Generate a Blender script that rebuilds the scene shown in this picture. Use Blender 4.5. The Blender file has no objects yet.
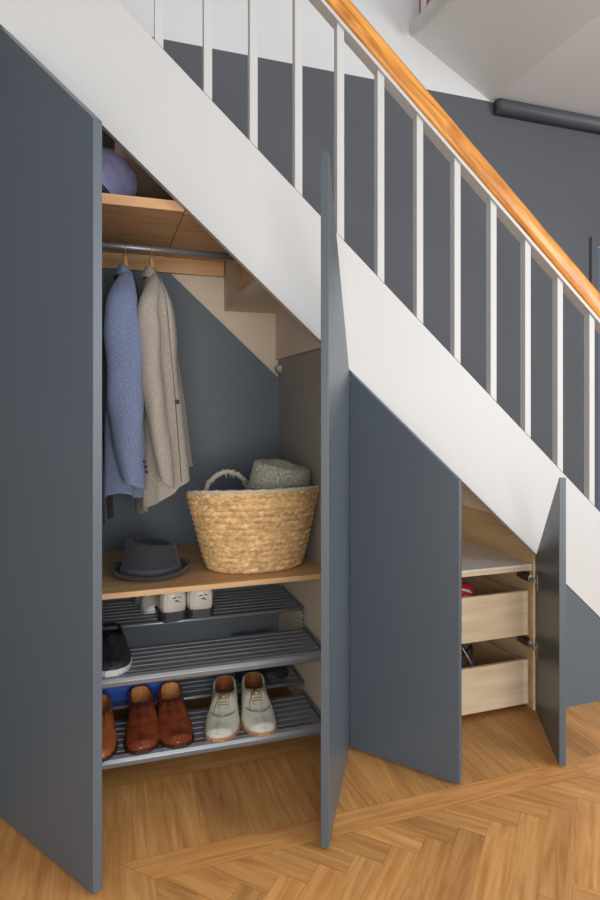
import bpy, bmesh, math, random
from mathutils import Vector, Matrix, noise
random.seed(7)
PI = math.pi
S = bpy.context.scene
COL = S.collection

# ------------------------------------------------------------------ camera
cam_d = bpy.data.cameras.new('camera')
cam = bpy.data.objects.new('camera', cam_d)
COL.objects.link(cam)
YAW = math.atan(200 / 600.0)
cam.location = (0, -1.95, 1.2)
cam.rotation_euler = (PI / 2, 0, -YAW)
cam_d.sensor_width = 36
cam_d.lens = 24.0
cam_d.shift_y = -41 / 900.0
cam_d.clip_start = 0.05
S.camera = cam

# ------------------------------------------------------------------ world and light
w = bpy.data.worlds.new('World'); S.world = w
w.use_nodes = True
w.node_tree.nodes['Background'].inputs[0].default_value = (0.93, 0.97, 1.0, 1)
w.node_tree.nodes['Background'].inputs[1].default_value = 0.70

def area(name, loc, target, size, power, col, sy=None):
    d = bpy.data.lights.new(name, 'AREA'); d.energy = power; d.color = col
    d.shape = 'RECTANGLE'; d.size = size; d.size_y = sy or size
    o = bpy.data.objects.new(name, d); COL.objects.link(o)
    o.location = loc
    o.rotation_euler = (Vector(target) - Vector(loc)).to_track_quat('-Z', 'Y').to_euler()
    return o
area('window_light', (3.6, -2.9, 1.7), (0.9, 0.2, 1.0), 1.8, 116, (0.95, 0.98, 1.0), 2.2)
area('front_fill_light', (0.0, -3.5, 1.0), (0.4, 0.3, 0.8), 2.2, 80, (1.0, 0.98, 0.95), 1.8)  # unseen fill added behind the camera to brighten the cupboard interior
area('stairwell_light', (-0.6, 0.2, 4.7), (0.6, 0.6, 2.4), 1.4, 7, (1.0, 0.98, 0.96))
S.view_settings.view_transform = 'Standard'
S.view_settings.look = 'None'
S.view_settings.gamma = 1
S.view_settings.use_curve_mapping = False
S.view_settings.exposure = 0.0

# ------------------------------------------------------------------ materials
def srgb(r, g, b):
    f = lambda c: ((c / 255) / 12.92 if c / 255 <= 0.04045 else ((c / 255 + 0.055) / 1.055) ** 2.4)
    return (f(r), f(g), f(b), 1)

def newmat(name):
    m = bpy.data.materials.new(name); m.use_nodes = True
    nt = m.node_tree
    return m, nt, nt.nodes['Principled BSDF']

def paint(name, col, rough=0.45, var=0.06, scale=6, bump=0.05, metal=0, bscale=90, spec=0.5, stretch=(1, 1, 1)):
    m, nt, p = newmat(name)
    tc = nt.nodes.new('ShaderNodeTexCoord'); mp = nt.nodes.new('ShaderNodeMapping')
    mp.inputs['Scale'].default_value = stretch
    nt.links.new(tc.outputs['Object'], mp.inputs['Vector'])
    n = nt.nodes.new('ShaderNodeTexNoise'); n.inputs['Scale'].default_value = scale; n.inputs['Detail'].default_value = 5
    nt.links.new(mp.outputs[0], n.inputs['Vector'])
    r = nt.nodes.new('ShaderNodeValToRGB')
    r.color_ramp.elements[0].position = 0.3; r.color_ramp.elements[1].position = 0.7
    r.color_ramp.elements[0].color = tuple(c * (1 - var) for c in col[:3]) + (1,)
    r.color_ramp.elements[1].color = tuple(min(1, c * (1 + var)) for c in col[:3]) + (1,)
    nt.links.new(n.outputs[0], r.inputs[0]); nt.links.new(r.outputs[0], p.inputs['Base Color'])
    p.inputs['Roughness'].default_value = rough; p.inputs['Metallic'].default_value = metal
    p.inputs['Specular IOR Level'].default_value = spec
    if bump:
        b = nt.nodes.new('ShaderNodeBump'); b.inputs['Strength'].default_value = bump; b.inputs['Distance'].default_value = 0.004
        n2 = nt.nodes.new('ShaderNodeTexNoise'); n2.inputs['Scale'].default_value = bscale; n2.inputs['Detail'].default_value = 3
        nt.links.new(mp.outputs[0], n2.inputs['Vector'])
        nt.links.new(n2.outputs[0], b.inputs['Height']); nt.links.new(b.outputs[0], p.inputs['Normal'])
    return m

def wood(name, c1, c2, axis='X', scale=10, rough=0.45, ratio=12, knots=None, spec=0.4):
    m, nt, p = newmat(name)
    tc = nt.nodes.new('ShaderNodeTexCoord'); mp = nt.nodes.new('ShaderNodeMapping')
    s = [ratio, ratio, ratio]; s['XYZ'.index(axis)] = 1
    mp.inputs['Scale'].default_value = s
    nt.links.new(tc.outputs['Object'], mp.inputs['Vector'])
    n = nt.nodes.new('ShaderNodeTexNoise'); n.inputs['Scale'].default_value = scale / 4; n.inputs['Detail'].default_value = 6
    n.inputs['Distortion'].default_value = 0.6
    nt.links.new(mp.outputs[0], n.inputs['Vector'])
    r = nt.nodes.new('ShaderNodeValToRGB')
    r.color_ramp.elements[0].position = 0.33; r.color_ramp.elements[1].position = 0.66
    r.color_ramp.elements[0].color = c1; r.color_ramp.elements[1].color = c2
    nt.links.new(n.outputs[0], r.inputs[0])
    out = r.outputs[0]
    if knots:
        v = nt.nodes.new('ShaderNodeTexVoronoi'); v.inputs['Scale'].default_value = 1.0
        mp2 = nt.nodes.new('ShaderNodeMapping'); s2 = [12, 12, 12]; s2['XYZ'.index(axis)] = 7
        mp2.inputs['Scale'].default_value = s2
        nz = nt.nodes.new('ShaderNodeTexNoise'); nz.inputs['Scale'].default_value = 9
        nt.links.new(tc.outputs['Object'], nz.inputs['Vector'])
        vm = nt.nodes.new('ShaderNodeVectorMath'); vm.operation = 'MULTIPLY_ADD'
        vm.inputs[1].default_value = (0.09, 0.05, 0.05)
        nt.links.new(nz.outputs['Color'], vm.inputs[0]); nt.links.new(tc.outputs['Object'], vm.inputs[2])
        nt.links.new(vm.outputs[0], mp2.inputs['Vector']); nt.links.new(mp2.outputs[0], v.inputs['Vector'])
        kr = nt.nodes.new('ShaderNodeValToRGB')
        kr.color_ramp.elements[0].position = 0.08; kr.color_ramp.elements[0].color = (0.75, 0.75, 0.75, 1)
        kr.color_ramp.elements[1].position = 0.42; kr.color_ramp.elements[1].color = (0, 0, 0, 1)
        nt.links.new(v.outputs['Distance'], kr.inputs[0])
        mx = nt.nodes.new('ShaderNodeMix'); mx.data_type = 'RGBA'
        nt.links.new(kr.outputs[0], mx.inputs['Factor']); nt.links.new(out, mx.inputs['A'])
        mx.inputs['B'].default_value = knots
        out = mx.outputs['Result']
    nt.links.new(out, p.inputs['Base Color'])
    b = nt.nodes.new('ShaderNodeBump'); b.inputs['Strength'].default_value = 0.12; b.inputs['Distance'].default_value = 0.002
    nt.links.new(n.outputs[0], b.inputs['Height']); nt.links.new(b.outputs[0], p.inputs['Normal'])
    p.inputs['Roughness'].default_value = rough; p.inputs['Specular IOR Level'].default_value = spec
    return m

def attr_wood(name, c1, c2):
    """plank floor: tone per plank comes from a colour attribute, grain from the uv map"""
    m, nt, p = newmat(name)
    uv = nt.nodes.new('ShaderNodeUVMap'); uv.uv_map = 'UVMap'
    mp = nt.nodes.new('ShaderNodeMapping'); mp.inputs['Scale'].default_value = (2.6, 30, 1)
    nt.links.new(uv.outputs[0], mp.inputs['Vector'])
    n = nt.nodes.new('ShaderNodeTexNoise'); n.inputs['Scale'].default_value = 1; n.inputs['Detail'].default_value = 7
    n.inputs['Distortion'].default_value = 1.6; n.inputs['Roughness'].default_value = 0.6
    nt.links.new(mp.outputs[0], n.inputs['Vector'])
    r = nt.nodes.new('ShaderNodeValToRGB')
    r.color_ramp.elements[0].position = 0.3; r.color_ramp.elements[1].position = 0.68
    r.color_ramp.elements[0].color = c1; r.color_ramp.elements[1].color = c2
    nt.links.new(n.outputs[0], r.inputs[0])
    at = nt.nodes.new('ShaderNodeAttribute'); at.attribute_name = 'tone'
    mx = nt.nodes.new('ShaderNodeMix'); mx.data_type = 'RGBA'; mx.blend_type = 'MULTIPLY'; mx.inputs['Factor'].default_value = 1
    nt.links.new(r.outputs[0], mx.inputs['A']); nt.links.new(at.outputs['Color'], mx.inputs['B'])
    nt.links.new(mx.outputs['Result'], p.inputs['Base Color'])
    b = nt.nodes.new('ShaderNodeBump'); b.inputs['Strength'].default_value = 0.1; b.inputs['Distance'].default_value = 0.002
    nt.links.new(n.outputs[0], b.inputs['Height']); nt.links.new(b.outputs[0], p.inputs['Normal'])
    p.inputs['Roughness'].default_value = 0.42; p.inputs['Specular IOR Level'].default_value = 0.4
    return m

def cloth(name, ca, cb, scale=240, rough=0.95, stretch=(1, 1, 1), bump=0.4):
    m, nt, p = newmat(name)
    tc = nt.nodes.new('ShaderNodeTexCoord'); mp = nt.nodes.new('ShaderNodeMapping'); mp.inputs['Scale'].default_value = stretch
    nt.links.new(tc.outputs['Object'], mp.inputs['Vector'])
    n = nt.nodes.new('ShaderNodeTexNoise'); n.inputs['Scale'].default_value = scale; n.inputs['Detail'].default_value = 2
    nt.links.new(mp.outputs[0], n.inputs['Vector'])
    r = nt.nodes.new('ShaderNodeValToRGB')
    r.color_ramp.elements[0].position = 0.38; r.color_ramp.elements[1].position = 0.62
    r.color_ramp.elements[0].color = ca; r.color_ramp.elements[1].color = cb
    nt.links.new(n.outputs[0], r.inputs[0]); nt.links.new(r.outputs[0], p.inputs['Base Color'])
    b = nt.nodes.new('ShaderNodeBump'); b.inputs['Strength'].default_value = bump; b.inputs['Distance'].default_value = 0.002
    nt.links.new(n.outputs[0], b.inputs['Height']); nt.links.new(b.outputs[0], p.inputs['Normal'])
    p.inputs['Roughness'].default_value = rough
    p.inputs['Specular IOR Level'].default_value = 0.15
    p.inputs['Sheen Weight'].default_value = 0.15
    return m

M = {}
M['grey'] = paint('grey_door_paint', srgb(75, 84, 92), 0.36, 0.035, 3, 0.03)
M['greylift'] = paint('grey_lifted_paint', srgb(92, 103, 112), 0.6, 0.04, 3, 0.03)  # door grey with a lighter colour, brightening the dim wardrobe interior
M['wallgrey'] = paint('grey_wall_paint', srgb(82, 84, 90), 0.8, 0.04, 2, 0.06)
M['white'] = paint('white_stair_paint', srgb(181, 180, 179), 0.5, 0.015, 2, 0.04)
M['wallwhite'] = paint('white_wall_paint', srgb(206, 207, 208), 0.9, 0.015, 2, 0.05)
M['cream'] = paint('cream_underside_paint', srgb(212, 198, 178), 0.7, 0.02, 3, 0.05)
M['taupe'] = paint('taupe_partition_paint', srgb(152, 147, 138), 0.65, 0.04, 3, 0.05)
M['oak'] = wood('oak_board', srgb(188, 144, 100), srgb(212, 170, 126), 'X', 9)
M['oaky'] = wood('oak_board_deep', srgb(184, 134, 84), srgb(206, 156, 104), 'Y', 9)
M['birch'] = wood('birch_board', srgb(212, 188, 156), srgb(232, 212, 184), 'X', 8)
M['birchy'] = wood('birch_board_deep', srgb(194, 162, 122), srgb(214, 184, 144), 'Y', 8)
M['shelfpale'] = paint('pale_laminate', srgb(222, 216, 208), 0.5, 0.02)
M['pine'] = wood('varnished_pine', srgb(160, 94, 28), srgb(214, 150, 68), 'X', 14, 0.3, 12, knots=srgb(150, 82, 24))
M['floor'] = attr_wood('oak_parquet', srgb(172, 116, 62), srgb(212, 156, 94))
M['gap'] = paint('parquet_joint', srgb(96, 62, 36), 0.8)
M['metal'] = paint('satin_grey_metal', srgb(146, 150, 156), 0.38, 0.04, 8, 0.02, 0.55)
M['slat'] = paint('dark_grey_slat', srgb(132, 136, 144), 0.45, 0.04, 8, 0.02, 0.25)
M['chrome'] = paint('brushed_chrome', srgb(190, 190, 192), 0.25, 0.03, 8, 0, 0.95)
M['brass'] = paint('hook_metal', srgb(190, 160, 110), 0.3, 0.03, 8, 0, 0.9)
M['hanger'] = wood('hanger_wood', srgb(198, 152, 96), srgb(222, 180, 124), 'Y', 10)
M['blue'] = cloth('blue_tweed', srgb(98, 109, 144), srgb(138, 150, 180), 420, bump=0.5)
M['bluein'] = cloth('dark_blue_lining', srgb(34, 40, 66), srgb(48, 56, 84), 200)
M['tweed'] = cloth('beige_tweed', srgb(150, 140, 130), srgb(186, 176, 165), 420, bump=0.5)
M['tweed_dark'] = cloth('brown_edge_cloth', srgb(66, 56, 48), srgb(88, 76, 66), 200)
M['charcoal'] = cloth('charcoal_cloth', srgb(40, 38, 48), srgb(56, 54, 66), 200)
M['felt'] = cloth('charcoal_felt', srgb(52, 51, 56), srgb(66, 65, 70), 300)
M['ribbon'] = cloth('grey_ribbon', srgb(68, 70, 80), srgb(80, 82, 92), 400)
M['lav'] = cloth('lavender_felt', srgb(128, 130, 168), srgb(138, 141, 180), 40, bump=0.05)
M['darkfelt'] = cloth('dark_blue_felt', srgb(40, 42, 56), srgb(54, 56, 70), 90, bump=0.1)
M['button'] = paint('dark_button', srgb(46, 38, 36), 0.4)
M['navybutton'] = paint('navy_button', srgb(26, 30, 52), 0.4)
M['rope'] = cloth('cotton_rope', srgb(176, 164, 150), srgb(206, 194, 180), 160)
M['brown'] = paint('tan_brown_leather', srgb(124, 60, 36), 0.24, 0.4, 16, 0.15, bscale=60)
M['brownsole'] = paint('dark_brown_sole', srgb(58, 30, 20), 0.5)
M['tan'] = paint('tan_insole', srgb(222, 160, 100), 0.5, 0.08, 20)
M['darktan'] = paint('brown_insole', srgb(150, 88, 50), 0.5, 0.08, 20)
M['brownlace'] = paint('brown_lace', srgb(84, 38, 22), 0.7)
M['cream_leather'] = paint('off_white_leather', srgb(206, 204, 190), 0.38, 0.05, 16, 0.1, bscale=60)
M['stitch'] = paint('grey_stitching', srgb(128, 124, 108), 0.7)
M['cordlace'] = paint('mustard_lace', srgb(158, 128, 66), 0.8)
M['sole_tan'] = paint('tan_sole', srgb(176, 128, 92), 0.6)
M['whiteshoe'] = paint('white_shoe_leather', srgb(214, 208, 200), 0.4, 0.04, 16, 0.1)
M['darksole'] = paint('dark_rubber_sole', srgb(52, 52, 58), 0.5)
M['blackmark'] = paint('black_mark', srgb(28, 28, 32), 0.5)
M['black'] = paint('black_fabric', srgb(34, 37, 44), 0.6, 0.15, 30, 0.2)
M['whitesole'] = paint('white_rubber_sole', srgb(198, 200, 202), 0.5)
M['bluebox'] = paint('bright_blue_card', srgb(30, 72, 168), 0.5, 0.05)
M['bluelid'] = paint('blue_lid', srgb(40, 84, 180), 0.5, 0.05)
M['red'] = paint('red_fabric', srgb(186, 28, 52), 0.45, 0.1, 20)
M['brownwood'] = wood('red_brown_door', srgb(122, 62, 36), srgb(146, 80, 50), 'Z', 8)
M['pelmet'] = paint('dark_grey_pelmet', srgb(78, 80, 88), 0.45, 0.04)

# ------------------------------------------------------------------ mesh helpers
class MB:
    def __init__(s): s.bm = bmesh.new()
    def box(s, x0, x1, y0, y1, z0, z1, bev=0.0, mi=0):
        g = bmesh.ops.create_cube(s.bm, size=1)
        vs = g['verts']
        for v in vs:
            v.co = Vector(((x0 + x1) / 2 + v.co.x * (x1 - x0), (y0 + y1) / 2 + v.co.y * (y1 - y0), (z0 + z1) / 2 + v.co.z * (z1 - z0)))
        fs = list({f for v in vs for f in v.link_faces})
        for f in fs: f.material_index = mi
        if bev:
            es = list({e for f in fs for e in f.edges})
            bmesh.ops.bevel(s.bm, geom=es, offset=bev, segments=2, affect='EDGES', profile=0.5)
        return s
    def prism(s, pts, a0, a1, axis='y', bev=0.0):
        def P(p, a):
            return {'y': (p[0], a, p[1]), 'x': (a, p[0], p[1]), 'z': (p[0], p[1], a)}[axis]
        A = [s.bm.verts.new(P(p, a0)) for p in pts]; B = [s.bm.verts.new(P(p, a1)) for p in pts]
        fs = [s.bm.faces.new(A), s.bm.faces.new(B[::-1])]
        n = len(pts)
        for i in range(n):
            fs.append(s.bm.faces.new((A[i], B[i], B[(i + 1) % n], A[(i + 1) % n])))
        bmesh.ops.recalc_face_normals(s.bm, faces=fs)
        if bev:
            es = list({e for f in fs for e in f.edges})
            bmesh.ops.bevel(s.bm, geom=es, offset=bev, segments=2, affect='EDGES', profile=0.5)
        return s
    def loft(s, rings, close=True, cap0=True, cap1=True, mi=0, mif=None):
        R = [[s.bm.verts.new(p) for p in r] for r in rings]
        n = len(R[0]); fs = []
        for i in range(len(R) - 1):
            for j in range(n if close else n - 1):
                f = s.bm.faces.new((R[i][j], R[i][(j + 1) % n], R[i + 1][(j + 1) % n], R[i + 1][j]))
                f.material_index = mif(i, j) if mif else mi
                f.smooth = True; fs.append(f)
        if cap0: f = s.bm.faces.new(R[0][::-1]); f.material_index = mi; fs.append(f)
        if cap1: f = s.bm.faces.new(R[-1]); f.material_index = mi; fs.append(f)
        bmesh.ops.recalc_face_normals(s.bm, faces=fs)
        return s
    def tube(s, pts, r, seg=10, caps=True, flat=1.0):
        pts = [Vector(p) for p in pts]; rr = r if isinstance(r, (list, tuple)) else [r] * len(pts)
        rings = []; up = None
        for i, p in enumerate(pts):
            d = (pts[min(i + 1, len(pts) - 1)] - pts[max(i - 1, 0)]).normalized()
            if up is None: up = Vector((0, 0, 1)) if abs(d.z) < 0.9 else Vector((1, 0, 0))
            u = d.cross(up).normalized(); v = u.cross(d).normalized(); up = v
            rings.append([p + (u * math.cos(a) + v * math.sin(a) * flat) * rr[i] for a in (2 * PI * k / seg for k in range(seg))])
        return s.loft(rings, True, caps, caps)
    def ball(s, c, r, seg=12, scl=(1, 1, 1)):
        g = bmesh.ops.create_uvsphere(s.bm, u_segments=seg, v_segments=seg // 2 + 2, radius=1)
        for v in g['verts']:
            v.co = Vector((c[0] + v.co.x * r * scl[0], c[1] + v.co.y * r * scl[1], c[2] + v.co.z * r * scl[2]))
        for f in {f for v in g['verts'] for f in v.link_faces}: f.smooth = True
        return s
    def build(s, name, mats, parent=None, smooth=False, sub=0, loc=None):
        me = bpy.data.meshes.new(name)
        if smooth:
            for f in s.bm.faces: f.smooth = True
        s.bm.to_mesh(me); s.bm.free()
        for m in (mats if isinstance(mats, (list, tuple)) else [mats]): me.materials.append(m)
        o = bpy.data.objects.new(name, me); COL.objects.link(o)
        if parent: o.parent = parent
        if loc: o.location = loc
        if sub:
            md = o.modifiers.new('sub', 'SUBSURF'); md.levels = sub; md.render_levels = sub
        return o

def thing(name, label, cat, loc=(0, 0, 0), rz=0, group=None):
    o = bpy.data.objects.new(name, None); COL.objects.link(o)
    o.location = loc; o.rotation_euler = (0, 0, rz); o.empty_display_size = 0.1
    o['label'] = label; o['category'] = cat
    if group: o['group'] = group
    return o
def tag(o, label, cat, group=None):
    o['label'] = label; o['category'] = cat
    if group: o['group'] = group
    return o
def struct(o): o['kind'] = 'structure'; return o

# stair geometry -----------------------------------------------------
LOW = lambda x: 2.083 - 0.892 * x          # lower edge of the outer string
TOP = lambda x: 2.517 - 0.892 * x          # upper edge of the outer string
RAILB = lambda x: 3.236 - 0.868 * x        # underside of the rail fillet
XK = lambda k: 0.520 + 0.2365 * k
ZK = lambda k: 1.634 - 0.2110 * k

# ------------------------------------------------------------------ floor
def clip(poly, x0, x1, y0, y1):
    def cut(P, ins, inter):
        out = []
        for i in range(len(P)):
            a, b = P[i - 1], P[i]
            if ins(b):
                if not ins(a): out.append(inter(a, b))
                out.append(b)
            elif ins(a): out.append(inter(a, b))
        return out
    def ix(v): return lambda a, b: (v, a[1] + (b[1] - a[1]) * (v - a[0]) / (b[0] - a[0]))
    def iy(v): return lambda a, b: (a[0] + (b[0] - a[0]) * (v - a[1]) / (b[1] - a[1]), v)
    for ins, it in ((lambda p: p[0] >= x0, ix(x0)), (lambda p: p[0] <= x1, ix(x1)), (lambda p: p[1] >= y0, iy(y0)), (lambda p: p[1] <= y1, iy(y1))):
        if not poly: return []
        poly = cut(poly, ins, it)
    return poly

fb = bmesh.new()
uvl = fb.loops.layers.uv.new('UVMap'); tnl = fb.loops.layers.float_color.new('tone')
def plank(poly, d, tone=None):
    if len(poly) < 3: return
    a = sum(poly[i - 1][0] * poly[i][1] - poly[i][0] * poly[i - 1][1] for i in range(len(poly))) / 2
    if abs(a) < 2e-5: return
    if a < 0: poly = poly[::-1]
    cx = sum(p[0] for p in poly) / len(poly); cy = sum(p[1] for p in poly) / len(poly)
    g = 0.0006
    q = []
    for p in poly:
        l = math.hypot(p[0] - cx, p[1] - cy)
        q.append((p[0] - (p[0] - cx) / l * g, p[1] - (p[1] - cy) / l * g))
    f = fb.faces.new([fb.verts.new((x, y, 0)) for x, y in q])
    t = tone or random.choice([0.80, 0.88, 0.94, 1.0, 1.04, 0.97, 0.9])
    wv = random.uniform(-0.03, 0.03)
    ou, ov = random.uniform(0, 90), random.uniform(0, 90)
    for lp in f.loops:
        x, y = lp.vert.co.x, lp.vert.co.y
        lp[uvl].uv = (x * d[0] + y * d[1] + ou, -x * d[1] + y * d[0] + ov)
        lp[tnl] = (t, t * (1 + wv), t * (1 + 1.6 * wv), 1)
FX0, FX1, FY0 = -1.6, 4.6, -3.2
B0, B1 = -0.297, -0.382           # the straight border strip
W_, L_ = 0.075, 0.375
r2 = math.sqrt(0.5)
for a in range(-90, 130):
    for b in range(-14, 22):
        ox, oy = a * W_ + b * L_, a * W_ - b * L_
        for kind in (0, 1):
            if kind == 0: P = [(ox, oy), (ox + L_, oy), (ox + L_, oy + W_), (ox, oy + W_)]; dd = (r2, -r2)
            else: P = [(ox + L_, oy + W_ - L_), (ox + L_ + W_, oy + W_ - L_), (ox + L_ + W_, oy + W_), (ox + L_, oy + W_)]; dd = (r2, r2)
            Q = [((x + y) * r2 + 0.02, (-x + y) * r2 - 0.251) for x, y in P]
            Q = clip(Q, 0.133, FX1, FY0, B1)
            plank(Q, dd)
# border strips with a mitred corner
for x in [0.049] + [0.62 + 0.9 * i for i in range(5)]:
    nx = 0.62 if x < 0.1 else min(x + 0.9, FX1)
    if x >= FX1: break
    if x < 0.1: plank([(x, B0), (nx, B0), (nx, B1), (0.133, B1)], (1, 0), 1.02)
    else: plank([(x, B0), (nx, B0), (nx, B1), (x, B1)], (1, 0), 1.0)
plank([(0.049, B0), (0.133, B1), (0.133, -1.2), (0.049, -1.2)], (0, 1), 0.96)
plank([(0.133, -1.2), (0.133, FY0), (0.049, FY0), (0.049, -1.2)], (0, 1), 1.0)
# short boards between border and cupboard fronts
x = 0.049
random.seed(21)
while x < FX1:
    ww = random.choice([0.10, 0.12, 0.15, 0.19])
    nx = min(x + ww, FX1)
    plank([(x, B0), (nx, B0), (nx, 0.045 if x < 0.83 else 0.3), (x, 0.045 if x < 0.83 else 0.3)], (0, 1), random.choice([0.74, 0.82, 0.9, 0.98, 0.88]))
    x = nx
for i in range(4):
    y = 0.045 + i * 0.2
    for xs in range(-2, 1): plank([(xs * 0.8 + 0.0, y), (xs * 0.8 + 0.8, y), (xs * 0.8 + 0.8, y + 0.2), (xs * 0.8, y + 0.2)], (1, 0))
for i in range(6):
    y = 0.3 + i * 0.12
    for xs in range(0, 5): plank([(0.8 + xs * 0.8, y), (1.6 + xs * 0.8, y), (1.6 + xs * 0.8, y + 0.12), (0.8 + xs * 0.8, y + 0.12)], (1, 0))
x = 0.049
while x > FX0:
    nx = x - 0.16
    y = 0.045
    while y > FY0:
        ny = y - random.uniform(0.5, 0.9)
        plank([(nx, y), (x, y), (x, max(ny, FY0)), (nx, max(ny, FY0))], (0, 1), random.choice([0.9, 0.96, 1.0, 0.93])); y = ny
    x = nx
# sub floor just under the boards
vs = [fb.verts.new(p) for p in ((FX0, FY0, -0.0015), (FX1, FY0, -0.0015), (FX1, 1.02, -0.0015), (FX0, 1.02, -0.0015))]
f = fb.faces.new(vs); f.material_index = 1
me = bpy.data.meshes.new('floor'); fb.to_mesh(me); fb.free()
me.materials.append(M['floor']); me.materials.append(M['gap'])
fl = bpy.data.objects.new('floor', me); COL.objects.link(fl); struct(fl)

# ------------------------------------------------------------------ room shell
b = MB(); b.box(FX0, 2.868, 1.0, 1.06, 0, 2.982); b.box(2.868, 3.72, 1.0, 1.06, 2.26, 2.982); b.box(3.72, FX1, 1.0, 1.06, 0, 2.982)
struct(b.build('wall_back', M['wallgrey']))
b = MB(); b.box(FX0, 2.15, 1.0, 1.06, 2.982, 5.2); struct(b.build('wall_back_upper', M['wallwhite']))
b = MB(); b.box(FX0 - 0.06, FX0, FY0, 1.06, 0, 5.2); struct(b.build('wall_left', M['wallwhite']))
b = MB(); b.box(FX1, FX1 + 0.06, -0.9, 1.06, 0, 2.985); struct(b.build('wall_right', M['wallgrey']))
b = MB(); b.box(2.144, FX1, -0.6, 1.0, 2.985, 3.10); struct(b.build('ceiling', M['wallwhite']))
b = MB(); b.prism([(2.144, 2.985), (1.628, 3.262), (1.628, 3.32), (2.144, 3.10)], -0.6, 1.0, 'y')
struct(b.build('ceiling_slope', M['wallwhite']))
b = MB(); b.box(1.597, 1.628, -0.6, 0.935, 3.232, 3.274); struct(b.build('trim_1', M['white']))
b = MB(); b.box(FX0, 2.2, -0.6, 1.0, 5.2, 5.26); struct(b.build('ceiling_stairwell', M['wallwhite']))
# upstairs doorway seen past the landing edge
b = MB(); b.box(1.640, 1.70, 0.862, 0.930, 3.322, 4.6)
tag(b.build('newel_post', M['brownwood']), 'red-brown wooden post on the upper landing at the top edge', 'post')
b = MB(); b.box(1.60, 1.622, 0.822, 0.842, 3.275, 4.1)
tag(b.build('landing_spindle', M['white']), 'white spindle on the upper landing beside the red-brown post', 'spindle')
# door in the stair wall, far right
d = thing('door_1', 'dark grey panelled door in the stair wall at the right edge', 'door', (2.868, 1.0, 0)); d['kind'] = 'structure'
b = MB(); b.box(0, 0.05, -0.018, 0.0, 0, 2.26); b.box(0.80, 0.852, -0.018, 0.0, 0, 2.26); b.box(0.05, 0.80, -0.018, 0.0, 2.21, 2.26)
b.build('door_frame', M['wallgrey'], d)
b = MB(); b.box(0.05, 0.80, 0.012, 0.045, 0.004, 2.21)
for (z0, z1) in ((0.2, 0.95), (1.1, 2.05)):
    for (x0, x1) in ((0.14, 0.38), (0.47, 0.71)):
        b.box(x0, x1, 0.004, 0.012, z0, z1, 0.003)
b.build('door_leaf', paint('blue_grey_door', srgb(86, 100, 116), 0.4, 0.03), d)
# pelmet
b = MB()
pr = []
for i in range(9):
    a = PI * i / 8 - PI / 2
    pr.append((0.955 - 0.0 - 0.038 * math.cos(a), 2.942 + 0.038 * math.sin(a)))
pr = [(0.998, 2.904)] + pr + [(0.998, 2.98)]
b.prism(pr, 2.165, FX1 - 0.002, 'x')
tag(b.build('pelmet', M['pelmet'], None, True), 'dark grey rounded pelmet running along the top of the stair wall', 'pelmet')

# fixed panels left and right of the cupboards
b = MB(); b.prism([(-1.55, 0.0), (-0.286, 0.0), (-0.286, LOW(-0.286) - 0.003), (-1.55, LOW(-1.55) - 0.003)], 0.0, 0.025)
struct(b.build('wall_front', M['grey']))
b = MB(); b.prism([(1.664, 0.0), (2.325, 0.0), (1.664, LOW(1.664) - 0.004)], 0.0, 0.025)
struct(b.build('wall_front', M['grey']))

# ------------------------------------------------------------------ staircase
st = thing('staircase', 'white painted staircase with spindles and varnished pine handrail', 'staircase', (2.3, 0.5, 0))
ST = Matrix.Translation((-2.3, -0.5, 0))
def stp(b, name, mat, **k):
    b.bm.transform(ST); return b.build(name, mat, st, **k)
b = MB(); b.prism([(-1.55, LOW(-1.55)), (2.335, 0.0), (2.82, 0.0), (-1.55, TOP(-1.55))], 0.0, 0.028, 'y', 0.0015)
stp(b, 'outer_string', M['white'])
b = MB()
saw = []
ks = list(range(-5, 7))
for k in ks:
    saw += [(XK(k) + 0.001, ZK(k) - 0.001), (XK(k + 1), ZK(k) - 0.001)]
b.prism([(XK(-5) + 0.001, 2.2)] + saw + [(XK(7), 0.01)] , 0.672, 0.69)
stp(b, 'inner_string', M['cream'])
for k in ks:
    b = MB(); b.box(XK(k), XK(k + 1) + 0.02, 0.03, 0.998, ZK(k), ZK(k) + 0.03); stp(b, 'tread', M['cream'])
    b = MB(); b.box(XK(k), XK(k) + 0.018, 0.03, 0.998, ZK(k) + 0.03, ZK(k - 1)); stp(b, 'riser', M['cream'])
SP = [-0.46, -0.30, -0.14, 0.02, 0.178, 0.334, 0.487, 0.645, 0.800, 0.956, 1.114, 1.273, 1.433, 1.592, 1.748, 1.908, 2.065, 2.22]
for x in SP:
    b = MB(); b.prism([(x - 0.0135, TOP(x - 0.0135)), (x + 0.0135, TOP(x + 0.0135)), (x + 0.0135, RAILB(x + 0.0135)), (x - 0.0135, RAILB(x - 0.0135))], -0.001, 0.029, 'y', 0.001)
    stp(b, 'spindle', M['white'])
xa, xb = -1.0, 2.40
b = MB(); b.prism([(xa, RAILB(xa)), (xb, RAILB(xb)), (xb, RAILB(xb) + 0.016), (xa, RAILB(xa) + 0.016)], -0.010, 0.038)
stp(b, 'rail_fillet', M['white'])
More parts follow.
